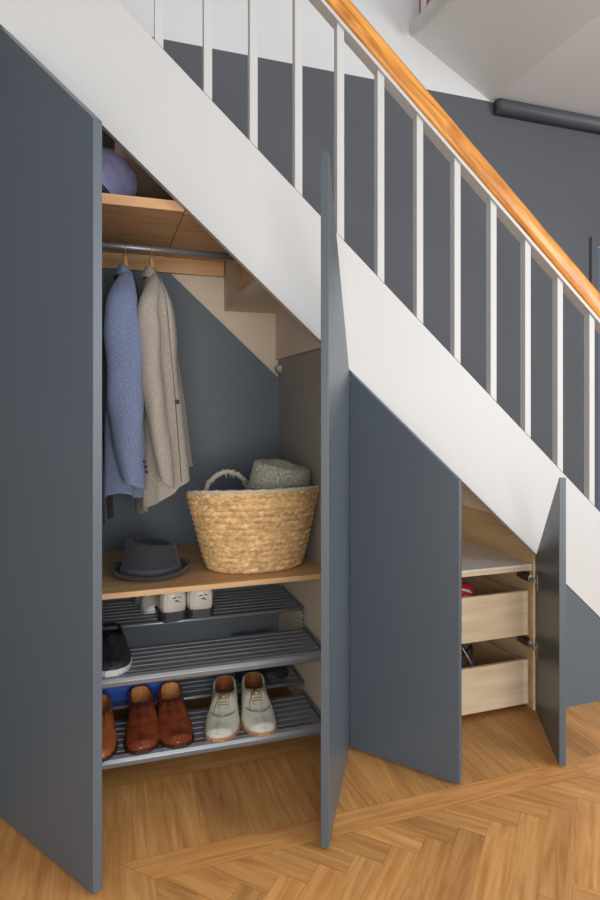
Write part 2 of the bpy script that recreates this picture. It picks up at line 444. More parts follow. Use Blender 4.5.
# pine handrail, rounded section swept along the slope
ang = math.atan(0.868)
n_ = Vector((math.sin(ang), 0, math.cos(ang)))
prof = []
for i in range(20):
    a = 2 * PI * i / 20
    cx_, sx_ = math.cos(a), math.sin(a)
    prof.append((0.036 * math.copysign(abs(cx_) ** 0.6, cx_), 0.041 * math.copysign(abs(sx_) ** 0.6, sx_)))
rl = math.hypot(xb - xa, RAILB(xa) - RAILB(xb))
b = MB(); b.loft([[(rl * t / 30, p, q) for p, q in prof] for t in range(31)])
hr = b.build('handrail', M['pine'], st)
hr.rotation_euler = (0, ang, 0)
hr.location = Vector((xa, 0.014, RAILB(xa) + 0.016)) + n_ * 0.041 - Vector((2.3, 0.5, 0)); hr['label'] = 'varnished orange pine handrail with knots'

# ------------------------------------------------------------------ doors
TH = 0.022
def make_door(parent, hinge, free, ztop_h, ztop_f, side, z0=0.008, TH=0.022):
    """side +1: hinged on its left, -1: hinged on its right (seen closed from the room)"""
    d = Vector((free[0] - hinge[0], free[1] - hinge[1], 0)); wd = d.length; d.normalize()
    n = Vector((d.y, -d.x, 0)) if side > 0 else Vector((-d.y, d.x, 0))
    b = MB()
    b.prism([(0, z0), (wd, z0), (wd, ztop_f), (0, ztop_h)], 0, TH, 'y', 0.0015)
    m = Matrix(((d.x, -n.x, 0, 0), (d.y, -n.y, 0, 0), (0, 0, 1, 0), (0, 0, 0, 1)))
    b.bm.transform(m)
    if m.determinant() < 0: bmesh.ops.reverse_faces(b.bm, faces=b.bm.faces[:])
    o = b.build('door', M['grey'], parent)
    o.location = (hinge[0] - parent.location.x, hinge[1] - parent.location.y, -parent.location.z)
    return o, d, n

# ------------------------------------------------------------------ wardrobe
wd = thing('understairs_wardrobe', 'grey understairs wardrobe standing open with coats, basket and shoe racks', 'wardrobe', (0.25, 0.3, 0))
WM = Matrix.Translation((-0.25, -0.3, 0))
def wp(b, name, mat, parent=None, **k):
    b.bm.transform(WM); return b.build(name, mat, wd, **k)
PX = 0.768
b = MB(); b.prism([(-0.262, 0.0), (PX, 0.0), (PX, 1.338), (0.262, 1.80), (-0.262, 1.80)], 0.655, 0.670)
wp(b, 'back_panel', M['greylift'])
b = MB(); b.box(-0.281, -0.263, 0.027, 0.67, 0, 2.2); wp(b, 'side_panel', M['greylift'])
b = MB(); b.box(PX, PX + 0.022, 0.032, 0.67, 0.602, 1.422); wp(b, 'side_panel', M['taupe'])
b = MB(); b.box(PX, PX + 0.022, 0.032, 0.67, 0, 0.601); wp(b, 'side_panel', M['cream'])
b = MB(); b.box(-0.262, PX - 0.001, 0.028, 0.654, 0.602, 0.620, 0.001); wp(b, 'wooden_shelf', M['oak'])
b = MB(); b.box(-0.262, 0.262, 0.030, 0.654, 1.845, 1.878, 0.001); wp(b, 'wooden_shelf', M['oak'])
b = MB(); b.box(0.2625, 0.516, 0.030, 0.633, 1.8405, 1.8435); wp(b, 'ceiling_board', M['oak'])
b = MB(); b.box(-0.262, 0.512, 0.634, 0.654, 1.778, 1.8435); wp(b, 'batten', M['oak'])
b = MB(); b.box(0.264, 0.281, 0.032, 0.654, 1.880, 2.05); wp(b, 'bounce_board', M['oak'])  # brown board added over the riser, stands for light bounced off the wood
b = MB(); b.box(0.503, 0.519, 0.05, 0.33, 1.66, 1.827, 0.001); wp(b, 'cleat', M['oak'])
b = MB(); b.box(0.790, 0.850, 0.0235, 0.0265, 0.0, 1.30); wp(b, 'stile', M['grey'])
b = MB(); b.box(0.745, 0.766, 0.60, 0.65, 1.372, 1.392, 0.002); b.box(0.752, 0.760, 0.59, 0.652, 1.36, 1.372); wp(b, 'wall_bracket', M['white'])
b = MB(); b.tube([(-0.262, 0.34, 1.797), (0.515, 0.34, 1.790)], 0.0125, 16); wp(b, 'hanging_rail', M['metal'])
b = MB(); b.tube([(0.506, 0.34, 1.7905), (0.519, 0.34, 1.7905)], 0.022, 16); wp(b, 'rail_socket', M['metal'])
door_a, da, na = make_door(wd, (-0.283, 0.0), (-0.016, -0.395), 2.326, 1.914, 1, TH=0.026)
door_b, db, nb = make_door(wd, (0.833, 0.0), (0.588, -0.432), 1.333, 1.900, -1)
# small concealed hinges on the wardrobe doors
def hinge(parent_door, d, n, z, c=0.022, mirror=1):
    # d along the door from the hinge line, -n into the cupboard; coordinates are local to the door
    b = MB()
    b.box(0.006, 0.046, TH, TH + 0.003, z - 0.026, z + 0.026, 0.001)
    b.box(0.010, 0.032, TH + 0.003, TH + 0.012, z - 0.011, z + 0.011, 0.002)
    m = Matrix(((d.x, -n.x, 0, 0), (d.y, -n.y, 0, 0), (0, 0, 1, 0), (0, 0, 0, 1)))
    b.bm.transform(m)
    if m.determinant() < 0: bmesh.ops.reverse_faces(b.bm, faces=b.bm.faces[:])
    return b.build('hinge', M['chrome'], parent_door)
for z in (0.25, 1.1): hinge(door_b, db, nb, z)
for z in (0.25, 1.2, 1.9): hinge(door_a, da, na, z)

# ------------------------------------------------------------------ drawer cabinet
cb = thing('understairs_cabinet', 'grey understairs cabinet standing open with two birch drawers', 'cabinet', (1.22, 0.3, 0))
CM = Matrix.Translation((-1.22, -0.3, 0))
def cp(b, name, mat, parent=None):
    b.bm.transform(CM); return b.build(name, mat, parent or cb)
b = MB(); b.box(0.833, 0.851, 0.027, 0.67, 0, 1.42); cp(b, 'side_panel', M['birchy'])
def undz(x): 
    k = math.floor((x - 0.52) / 0.2365); return ZK(k)
b = MB(); b.box(1.640, 1.656, 0.027, 0.67, 0, 0.792); cp(b, 'side_panel', M['birchy'])
b = MB(); b.prism([(0.853, 0.0), (1.639, 0.0), (1.639, 0.79), (1.466, 0.79), (1.462, 1.0), (0.99, 1.0), (0.853, 1.0)], 0.655, 0.670); cp(b, 'back_panel', M['birch'])
b = MB(); b.box(0.853, 1.6385, 0.034, 0.653, 0.572, 0.574 + 0.006); b2 = cp(b, 'shelf_top', M['shelfpale'])
b = MB(); b.box(0.853, 1.6385, 0.032, 0.653, 0.556, 0.572); cp(b, 'shelf', M['birch'])
for z0, z1 in ((0.294, 0.470), (0.018, 0.194)):
    b = MB()
    b.box(0.866, 1.633, 0.046, 0.062, z0, z1, 0.0015)
    dr = cp(b, 'drawer', M['birch'])
    b = MB()
    b.box(0.872, 0.884, 0.062, 0.60, z0 + 0.02, z1 - 0.015); b.box(1.610, 1.622, 0.062, 0.60, z0 + 0.02, z1 - 0.015)
    b.box(0.884, 1.610, 0.588, 0.60, z0 + 0.02, z1 - 0.015); b.box(0.884, 1.610, 0.062, 0.588, z0 + 0.02, z0 + 0.032)
    cp(b, 'drawer_box', M['birchy'], dr)
    b = MB(); b.box(1.623, 1.639, 0.07, 0.58, z0 + 0.03, z0 + 0.06); cp(b, 'drawer_runner', M['metal'], dr)
dc, dd_, nc = make_door(cb, (0.8355, 0.0), (1.082, -0.305), 1.330, 0.973, 1)
dr4, d4, n4 = make_door(cb, (1.656, 0.0), (1.474, -0.333), 0.612, 0.972, -1)
for z in (0.525, 0.262):
    b = MB()
    b.box(0.004, 0.050, TH, TH + 0.003, z - 0.034, z + 0.030, 0.001)
    b.box(0.006, 0.030, TH + 0.003, TH + 0.014, z - 0.009, z + 0.009, 0.002)
    m = Matrix(((d4.x, -n4.x, 0, 0), (d4.y, -n4.y, 0, 0), (0, 0, 1, 0), (0, 0, 0, 1)))
    b.bm.transform(m)
    if m.determinant() < 0: bmesh.ops.reverse_faces(b.bm, faces=b.bm.faces[:])
    hp = b.build('hinge', M['chrome'], dr4)
    b = MB()
    X = 1.6395
    b.box(X - 0.004, X, 0.045, 0.105, z - 0.02, z + 0.02, 0.001)
    b.box(X - 0.020, X - 0.004, 0.030, 0.100, z - 0.010, z + 0.010, 0.002)
    b.tube([(X - 0.012, 0.03, z), (X - 0.015, 0.012, z)], 0.008, 8)
    b.bm.transform(CM)
    hb = b.build('hinge_arm', M['chrome'], cb)

# ------------------------------------------------------------------ shoe racks
def make_rack(label, zf, zb):
    t = thing('shoe_rack', label, 'shoe rack', (0.255, 0.045, 0), -0.028, 'metal pull-out shoe racks')
    hw = 0.497
    # front tray: deep rounded front rail, slats behind
    b = MB()
    prf = [(-0.012, zf - 0.026), (-0.004, zf - 0.032), (0.02, zf - 0.030), (0.024, zf - 0.018), (0.016, zf), (0.004, zf + 0.004), (-0.008, zf - 0.002), (-0.014, zf - 0.012)]
    b.prism(prf, -hw, hw, 'x', 0.001); b.build('front_rail', M['metal'], t)
    for i in range(6):
        y = 0.038 + i * 0.036
        b = MB(); b.box(-hw + 0.004, hw - 0.004, y, y + 0.025, zf - 0.010, zf - 0.003, 0.002); b.build('slat', M['slat'], t)
    # rear tray, a little higher
    b = MB(); b.tube([(-hw, 0.262, zb), (hw, 0.262, zb)], 0.007, 10); b.build('rear_rail', M['metal'], t)
    for i in range(8):
        y = 0.276 + i * 0.038
        b = MB(); b.box(-hw + 0.004, hw - 0.004, y, y + 0.027, zb - 0.006, zb + 0.001, 0.002); b.build('slat', M['slat'], t)
    for s in (-1, 1):
        b = MB()
        x0 = s * hw; x1 = s * (hw + 0.006)
        b.prism([(-0.008, zf - 0.024), (0.26, zf - 0.024), (0.262, zb - 0.008), (0.575, zb - 0.016), (0.575, zb + 0.004), (0.25, zb + 0.006), (0.244, zf + 0.004), (-0.008, zf + 0.004)], min(x0, x1), max(x0, x1), 'x')
        b.build('side_bracket', M['metal'], t)
        for (y, z) in ((0.252, zf + 0.02), (0.252, zb - 0.02)):
            b = MB(); b.tube([(s * (hw - 0.006), y, z), (s * hw, y, z)], 0.005, 8); b.build('bolt', M['chrome'], t)
    return t
make_rack('upper grey metal slatted shoe rack directly under the wooden shelf', 0.346, 0.412)
make_rack('lower grey metal slatted shoe rack holding brown and off-white shoes', 0.090, 0.122)

# ------------------------------------------------------------------ shoes
def lerp(a, b, t): return a + (b - a) * t
def interp(tab, t):
    for i in range(len(tab) - 1):
        if t <= tab[i + 1][0]:
            u = (t - tab[i][0]) / (tab[i + 1][0] - tab[i][0]); u = u * u * (3 - 2 * u) * 0.5 + u * 0.5
            return lerp(tab[i][1], tab[i + 1][1], u)
    return tab[-1][1]
def shoe_hw(t, square=0.0):
    return interp([(0, 0.024), (0.03, 0.036), (0.12, 0.043), (0.3, 0.044), (0.45, 0.048), (0.68, 0.059), (0.82, 0.055), (0.92, 0.045), (0.975, 0.031), (1.0, 0.016)], t)
def shoe_axis(t, side): return side * interp([(0, 0.0), (0.4, 0.004), (0.7, 0.0), (1.0, -0.009)], t)
def make_shoe(name, label, cat, loc, rz, mats, L=0.30, side=1, group=None, style='derby', sole_h=0.010, heel_h=0.022, pitch=0.0, hscale=1.0):
    """toe points along local -Y; the heel is at y=0"""
    t = thing(name, label, cat, loc, rz, group)
    t.rotation_euler = (pitch, 0, rz)
    if name == 'white_shoe' and L > 0.2: t.scale = (1.12, 1.0, 1.0)
    up, so, ins, la, extra = mats
    base = lambda u: interp([(0, heel_h), (0.25, heel_h), (0.45, heel_h * 0.55 + 0.002), (0.65, 0.0), (0.85, 0.0), (1.0, 0.006)], u) + sole_h
    # sole
    rings = []
    N = 26
    for i in range(N + 1):
        u = i / N; u = 0.5 - 0.5 * math.cos(u * PI)
        hw = shoe_hw(u) + 0.004; ax = shoe_axis(u, side); y = -u * L + (0.002 if i == 0 else (-0.003 if i == N else 0))
        z1 = base(u); z0 = z1 - sole_h
        rings.append([(ax - hw, y, z0 + 0.001), (ax - hw * 0.9, y, z0), (ax + hw * 0.9, y, z0), (ax + hw, y, z0 + 0.001), (ax + hw, y, z1), (ax + hw * 0.9, y, z1 + 0.001), (ax - hw * 0.9, y, z1 + 0.001), (ax - hw, y, z1)])
    b = MB(); b.loft(rings)
    sole = b.build('sole', so, t)
    if heel_h > 0.008:
        rings = []
        for i in range(9):
            u = 0.25 * i / 8; hw = shoe_hw(u) + 0.0035; ax = shoe_axis(u, side)
            rings.append([(ax - hw, -u * L + 0.001, 0), (ax + hw, -u * L + 0.001, 0), (ax + hw, -u * L + 0.001, heel_h + 0.002), (ax - hw, -u * L + 0.001, heel_h + 0.002)])
        b = MB(); b.loft(rings); b.build('heel', so, t)
    # upper: one shell, the foot opening dips inside and is lined
    H = lambda u: hscale * interp([(0, 0.058), (0.03, 0.064), (0.12, 0.060), (0.25, 0.048), (0.36, 0.054), (0.44, 0.064), (0.5, 0.066), (0.6, 0.058), (0.72, 0.045), (0.85, 0.034), (0.94, 0.027), (1.0, 0.012)], u)
    OW = lambda u: interp([(0, 0.0), (0.02, 0.5), (0.08, 0.92), (0.22, 1.05), (0.32, 1.0), (0.40, 0.7), (0.44, 0.25), (0.455, 0.0), (1, 0)], u)
    K = 26
    rings = []; lin = {}
    stations = sorted({0.5 - 0.5 * math.cos(PI * i / 44) for i in range(45)} | {0.02, 0.06, 0.42, 0.44, 0.455})
    ins_ring = []
    for si, u in enumerate(stations):
        hw = shoe_hw(u); ax = shoe_axis(u, side); y = -u * L
        zb = base(u); h = H(u); ow = OW(u); ring = []
        n_side = 7
        exp = interp([(0, 0.55), (0.4, 0.6), (0.7, 0.75), (1, 0.8)], u)
        # outer side profile, from bottom to collar, as superellipse
        topw = max(ow * 0.76, 0.12 if u > 0.3 else 0.45)
        def prof_pt(s_, side_):
            a = s_ * PI / 2
            wx = topw + (1 - topw) * (math.cos(a) ** exp)
            zz = h * (math.sin(a) ** 0.85)
            bulge = 1 + 0.06 * math.sin(s_ * PI)
            return (ax + side_ * hw * wx * bulge, y, zb + zz)
        left = [prof_pt(k / n_side, -1) for k in range(n_side + 1)]
        right = [prof_pt(k / n_side, 1) for k in range(n_side, -1, -1)]
        if ow > 0.02:
            iw = hw * topw
            depth = h - 0.006
            iw2 = hw * min(0.86, ow + 0.08)
            inner = [(ax - iw * 0.93, y, zb + h - 0.001), (ax - (iw * 0.55 + iw2 * 0.40), y, zb + h - depth * 0.5), (ax - iw2 * 0.80, y, zb + h - depth), (ax, y, zb + h - depth - 0.001),
                     (ax + iw2 * 0.82, y, zb + h - depth), (ax + (iw * 0.55 + iw2 * 0.40), y, zb + h - depth * 0.5), (ax + iw * 0.93, y, zb + h - 0.001)]
        else:
            wv = 0.0
            if style == 'derby' and u > 0.62:   # slight creases in the vamp
                wv = 0.0011 * math.sin(u * 120) * max(0, 1 - abs(u - 0.70) / 0.09)
            inner = []
            for q in (-0.3, -0.2, -0.1, 0, 0.1, 0.2, 0.3):
                inner.append((ax + hw * q / 0.3 * topw * 0.9, y, zb + h + 0.0006 + wv))
        rings.append(left + inner + right)
        lin[si] = ow > 0.02
    b = MB()
    nl = n_side + 1
    b.loft(rings, True, True, True, 0, lambda i, j: 1 if ((lin[i] or i < 4) and lin[min(i + 1, len(stations) - 1)] and nl - 1 <= j <= nl + 6) else 0)
    uo = b.build('upper', [up, ins], t, True)
    # piping along the foot opening
    zt = lambda u: base(u) + H(u)
    L1 = [(shoe_axis(u, side) - shoe_hw(u) * max(OW(u) * 0.76, 0.12), -u * L, zt(u)) for u in (0.02, 0.04, 0.08, 0.14, 0.2, 0.28, 0.34, 0.38, 0.41, 0.43, 0.455)]
    R1 = [(shoe_axis(u, side) + shoe_hw(u) * max(OW(u) * 0.76, 0.12), -u * L, zt(u)) for u in (0.02, 0.04, 0.08, 0.14, 0.2, 0.28, 0.34, 0.38, 0.41, 0.43, 0.455)]
    b = MB(); b.tube(L1[::-1] + R1, 0.0016, 6); b.build('collar_binding', up if style != 'wing' else extra, uo)
    # lace facing and laces
    def surf(u, q):    # q in -1..1 across the top
        hw = shoe_hw(u); ax = shoe_axis(u, side); aa = math.acos(min(1, abs(q)) ** (1 / 0.66)) if q else PI / 2
        return Vector((ax + q * hw, -u * L, base(u) + H(u) * (math.sin(aa) ** 0.85) + 0.0015))
    if la:
        rows = [0.475, 0.51, 0.545, 0.58, 0.615]
        for u in rows:
            b = MB(); b.tube([surf(u, -0.26), surf(u, -0.1) + Vector((0, 0, 0.001)), surf(u, 0.1) + Vector((0, 0, 0.001)), surf(u, 0.26)], 0.0017, 6); b.build('lace', la, t)
        b = MB()
        b.tube([surf(0.48, 0), surf(0.49, 0.2) + Vector((0, 0, 0.006)), surf(0.53, 0.36) + Vector((0, 0, 0.005)), surf(0.55, 0.2) + Vector((0, 0, 0.004)), surf(0.485, 0.02)], 0.0015, 6)
        b.tube([surf(0.48, 0), surf(0.50, -0.22) + Vector((0, 0, 0.006)), surf(0.55, -0.38) + Vector((0, 0, 0.004)), surf(0.56, -0.2) + Vector((0, 0, 0.004)), surf(0.485, -0.02)], 0.0015, 6)
        if style == 'wing':
            b.tube([surf(0.50, -0.1) + Vector((0, 0, 0.003)), surf(0.56, -0.36) + Vector((0, 0, 0.003)), surf(0.64, -0.5) + Vector((0, 0, 0.002)), surf(0.72, -0.52)], 0.0015, 6)
        b.build('lace_bow', la, t)
        for sgn in (-1, 1):
            pts = [surf(u, sgn * q) for u, q in ((0.44, 0.34), (0.5, 0.36), (0.57, 0.36), (0.64, 0.30), (0.66, 0.12))]
            b = MB(); b.tube(pts, 0.0009, 5); b.build('seam', extra, uo)
    if style == 'wing':
        for off in (0, 0.018):
            pts = []
            for i in range(25):
                q = -0.95 + 1.9 * i / 24
                u = 0.74 + off - 0.17 * (abs(q) ** 1.3) + 0.028 * math.sin(abs(q) * PI * 1.2) * 1.5
                if abs(q) < 0.12: u += 0.02 * (0.12 - abs(q)) / 0.12
                pts.append(surf(u, q) - Vector((0, 0, 0.0006)))
            b = MB(); b.tube(pts, 0.0013, 5); b.build('seam', extra, uo)
    elif style == 'derby':
        for uu in (0.79,):
            pts = [surf(uu - 0.02 * abs(q), q) - Vector((0, 0, 0.0008)) for q in [-0.95 + 1.9 * i / 16 for i in range(17)]]
            b = MB(); b.tube(pts, 0.0008, 5); b.build('seam', extra, uo)
        for sgn in (-1, 1):
            pts = [surf(u, sgn * q) - Vector((0, 0, 0.0006)) for u, q in ((0.36, 0.97), (0.46, 0.86), (0.55, 0.70), (0.62, 0.45), (0.655, 0.2))]
            b = MB(); b.tube(pts, 0.0008, 5); b.build('seam', extra, uo)
    return t
def copyt(o, parent=None):
    c = o.copy(); COL.objects.link(c)
    if parent: c.parent = parent
    for ch in list(o.children): copyt(ch, c)
    return c
BR = (M['brown'], M['brownsole'], M['tan'], M['brownlace'], M['brownsole'])
WH = (M['cream_leather'], M['sole_tan'], M['darktan'], M['cordlace'], M['stitch'])
zf = 0.090 - 0.002
make_shoe('leather_shoe', 'left shoe of the polished brown lace-up pair on the lower rack', 'shoe', (0.137, 0.334, zf), 0.0, BR, 0.297, 1, 'brown lace-up shoes on the lower rack')
make_shoe('leather_shoe', 'right shoe of the polished brown lace-up pair, nearest the off-white shoes', 'shoe', (0.247, 0.330, zf), -0.03, BR, 0.297, -1, 'brown lace-up shoes on the lower rack')
make_shoe('leather_shoe', 'tan brown shoe half hidden behind the wardrobe door on the lower rack', 'shoe', (-0.006, 0.315, zf), 0.0, (paint('tan_leather', srgb(150, 84, 44), 0.3, 0.15, 14), M['brownsole'], M['tan'], M['brownlace'], M['brownsole']), 0.29, 1)
make_shoe('brogue_shoe', 'left off-white brogue with mustard laces trailing to its side', 'shoe', (0.452, 0.318, zf), -0.23, WH, 0.30, 1, 'off-white brogues on the lower rack', 'wing')
make_shoe('brogue_shoe', 'right off-white brogue, nearest the right end of the lower rack', 'shoe', (0.560, 0.314, zf), -0.14, WH, 0.30, -1, 'off-white brogues on the lower rack', 'wing')
# white shoes with dark soles, heels to the room, on the upper rack's rear tray
zr = 0.412 + 0.001
WD = (M['whiteshoe'], M['darksole'], M['whiteshoe'], M['blackmark'], M['blackmark'])
for i, (x, y, lab) in enumerate(((0.262, 0.300, 'left white shoe with thick dark sole, heel outward on the upper rack'), (0.360, 0.300, 'right white shoe with thick dark sole, heel outward on the upper rack'))):
    s_ = make_shoe('white_shoe', lab, 'shoe', (x, y, zr), PI + (0.10 if i == 0 else -0.05), WD, 0.275, 1 if i else -1, 'white shoes with dark soles', 'plain', 0.022, 0.014, hscale=1.25)
    b = MB()
    for q, (ax_, az_) in enumerate(((-0.006, 0.094), (0.004, 0.086), (-0.002, 0.079), (0.010, 0.097))):
        b.tube([(ax_ - 0.006, -0.002 + 0.002 * q, az_), (ax_ + 0.005, -0.004 + 0.002 * q, az_ + 0.004 * (-1) ** q)], 0.0016, 5)
    b.bm.transform(Matrix.Translation((-0.008, 0.004 , -0.006)))
    b.build('heel_mark', M['blackmark'], s_)
make_shoe('white_shoe', 'small grey-white shoe lying left of the dark-soled white pair', 'shoe', (0.170, 0.59, zr), 0.3, (M['whiteshoe'], M['whitesole'], M['darktan'], None, M['stitch']), 0.19, 1, None, 'plain', 0.008, 0.004)
# black sneaker with a white sole, left end of the upper rack
make_shoe('black_sneaker', 'black sneaker with white sole beside the wardrobe door, upper rack', 'sneaker', (0.030, 0.335, 0.346 - 0.002), 0.05, (M['black'], M['whitesole'], M['black'], M['black'], M['black']), 0.285, 1, None, 'plain', 0.018, 0.006, hscale=0.9)
# dark shoe in the rear right of the lower rack
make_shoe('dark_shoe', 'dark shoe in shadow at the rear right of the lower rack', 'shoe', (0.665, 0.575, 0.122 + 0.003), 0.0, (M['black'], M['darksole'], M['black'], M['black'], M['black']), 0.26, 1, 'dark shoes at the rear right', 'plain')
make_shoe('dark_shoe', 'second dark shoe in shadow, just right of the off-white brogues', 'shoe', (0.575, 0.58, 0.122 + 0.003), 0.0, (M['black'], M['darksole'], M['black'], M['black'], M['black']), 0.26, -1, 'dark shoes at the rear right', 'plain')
# blue box
t = thing('blue_box', 'flat bright blue box behind the brown shoes on the lower rack', 'box', (0.13, 0.45, 0.124))
b = MB(); b.box(-0.14, 0.10, -0.10, 0.11, 0.0, 0.045, 0.002); b.build('box_base', M['bluebox'], t)
b = MB(); b.box(-0.143, 0.103, -0.103, 0.113, 0.036, 0.062, 0.002); b.build('lid', M['bluelid'], t)

# ------------------------------------------------------------------ basket
bk = thing('woven_basket', 'large woven straw basket with a knotted rope handle on the wooden shelf', 'basket', (0.535, 0.215, 0.6205))
HB = 0.275
def bk_pt(th, s, off=0.0):
    """s 0 bottom .. 1 rim"""
    e = s ** 0.8
    a = lerp(0.168, 0.240, e) + off; bb = lerp(0.112, 0.155, e) + off
    cx = lerp(0.012, 0.0, s); cy = lerp(0.0, -0.035, s)
    z = HB * s * (1 + 0.10 * math.cos(th - PI * 1.5) * s + 0.02 * math.cos(2 * th) * s)
    return Vector((cx + a * math.cos(th), cy + bb * math.sin(th), z))
NT, NS = 300, 130
rows = 14
rings = []
random.seed(3)
tone = {}
for i in range(NS + 1):
    s = i / NS; r = s * rows; ri = int(r); fr = r - ri
    ring = []
    for j in range(NT):
        th = 2 * PI * j / NT
        ph = th / (2 * PI) * 50 + (0.5 if ri % 2 else 0)
        # braided row: slanted strands whose lean flips in the upper and lower half of the row
        lean = (0.5 - abs(fr - 0.5)) * 1.5
        st_ = (ph + lean) % 1.0
        bump = 0.0028 * math.sin(PI * fr) ** 0.5 * 1.0 + 0.0062 * (abs(math.sin(PI * st_)) ** 0.55) * (0.45 + 0.55 * math.sin(PI * fr))
        wob = 0.003 * noise.noise(Vector((math.cos(th) * 2, math.sin(th) * 2, s * 3)))
        ring.append(bk_pt(th, s, bump + wob))
    rings.append(ring)
inner = [[bk_pt(2 * PI * j / NT, s, -0.010) + Vector((0, 0, 0.010 if s < 0.01 else 0)) for j in range(NT)] for s in (1.0, 0.7, 0.35, 0.0)]
b = MB(); b.loft(rings + inner)
bo = b.build('basket_body', None or M['rope'], bk)
cl = bo.data.color_attributes.new('strand', 'FLOAT_COLOR', 'POINT')
vals = [0] * (len(bo.data.vertices) * 4)
for i in range(NS + 1 + 4):
    s = min(1, i / NS); r = s * rows; ri = min(int(r), rows - 1); fr = r - ri
    for j in range(NT):
        th = 2 * PI * j / NT
        ph = th / (2 * PI) * 50 + (0.5 if ri % 2 else 0); lean = (0.5 - abs(fr - 0.5)) * 1.5
        q = int(ph + lean) + (1000 if fr > 0.5 else 0) + ri * 5000
        if q not in tone: tone[q] = random.choice([0.78, 0.9, 1.0, 1.05, 0.86, 1.12])
        tv = tone[q] if i <= NS else 0.9
        k = (i * NT + j) * 4
        vals[k:k + 4] = [tv, tv, tv * (1.03 if tv > 1 else 0.97), 1]
cl.data.foreach_set('color', vals)
m, nt, p = newmat('seagrass_straw')
at = nt.nodes.new('ShaderNodeAttribute'); at.attribute_name = 'strand'
tc = nt.nodes.new('ShaderNodeTexCoord'); nn = nt.nodes.new('ShaderNodeTexNoise'); nn.inputs['Scale'].default_value = 70; nn.inputs['Detail'].default_value = 4
nt.links.new(tc.outputs['Object'], nn.inputs['Vector'])
rr = nt.nodes.new('ShaderNodeValToRGB'); rr.color_ramp.elements[0].position = 0.3; rr.color_ramp.elements[1].position = 0.7
rr.color_ramp.elements[0].color = srgb(192, 148, 96); rr.color_ramp.elements[1].color = srgb(236, 202, 150)
mx = nt.nodes.new('ShaderNodeMix'); mx.data_type = 'RGBA'; mx.blend_type = 'MULTIPLY'; mx.inputs['Factor'].default_value = 1
nt.links.new(nn.outputs[0], rr.inputs[0]); nt.links.new(rr.outputs[0], mx.inputs['A']); nt.links.new(at.outputs['Color'], mx.inputs['B'])
nt.links.new(mx.outputs['Result'], p.inputs['Base Color']); p.inputs['Roughness'].default_value = 0.65; p.inputs['Specular IOR Level'].default_value = 0.25
bo.data.materials.clear(); bo.data.materials.append(m)
b = MB()
pts = [bk_pt(2 * PI * j / 90, 1.0, -0.001) + Vector((0, 0, 0.002 + 0.0015 * math.sin(j * 1.9))) for j in range(91)]
b.tube(pts, 0.0075, 8, False); b.build('rim_binding', M['rope'], bk)
def handle(th0, th1, lift, lean):
    A = bk_pt(th0, 1.0, 0.002); B = bk_pt(th1, 1.0, 0.002)
    pts = [A + Vector((0, 0, -0.02))]
    for i in range(0, 21):
        t_ = i / 20; q = A.lerp(B, t_)
        hgt = lift * (math.sin(PI * t_) ** 0.55)
        pts.append(q + Vector((0, lean * hgt, hgt)) + Vector((0.002 * math.sin(i * 2.3), 0, 0.002 * math.cos(i * 3.1))))
    pts.append(B + Vector((0, 0, -0.02)))
    b = MB(); b.tube(pts, [0.0100 + 0.0012 * math.sin(i * 2.1) for i in range(len(pts))], 9)
    h = b.build('handle', M['rope'], bk)
    return h, pts
h1, hp = handle(PI * 0.74, PI * 0.47, 0.092, -0.1)
b = MB()
for i in (9, 11, 12):
    q = Vector(hp[i]); b.tube([q, q + Vector((0.008, -0.008, -0.008)), q + Vector((0.010, -0.010, -0.022))], 0.002, 5)
b.build('frayed_end', M['rope'], h1)

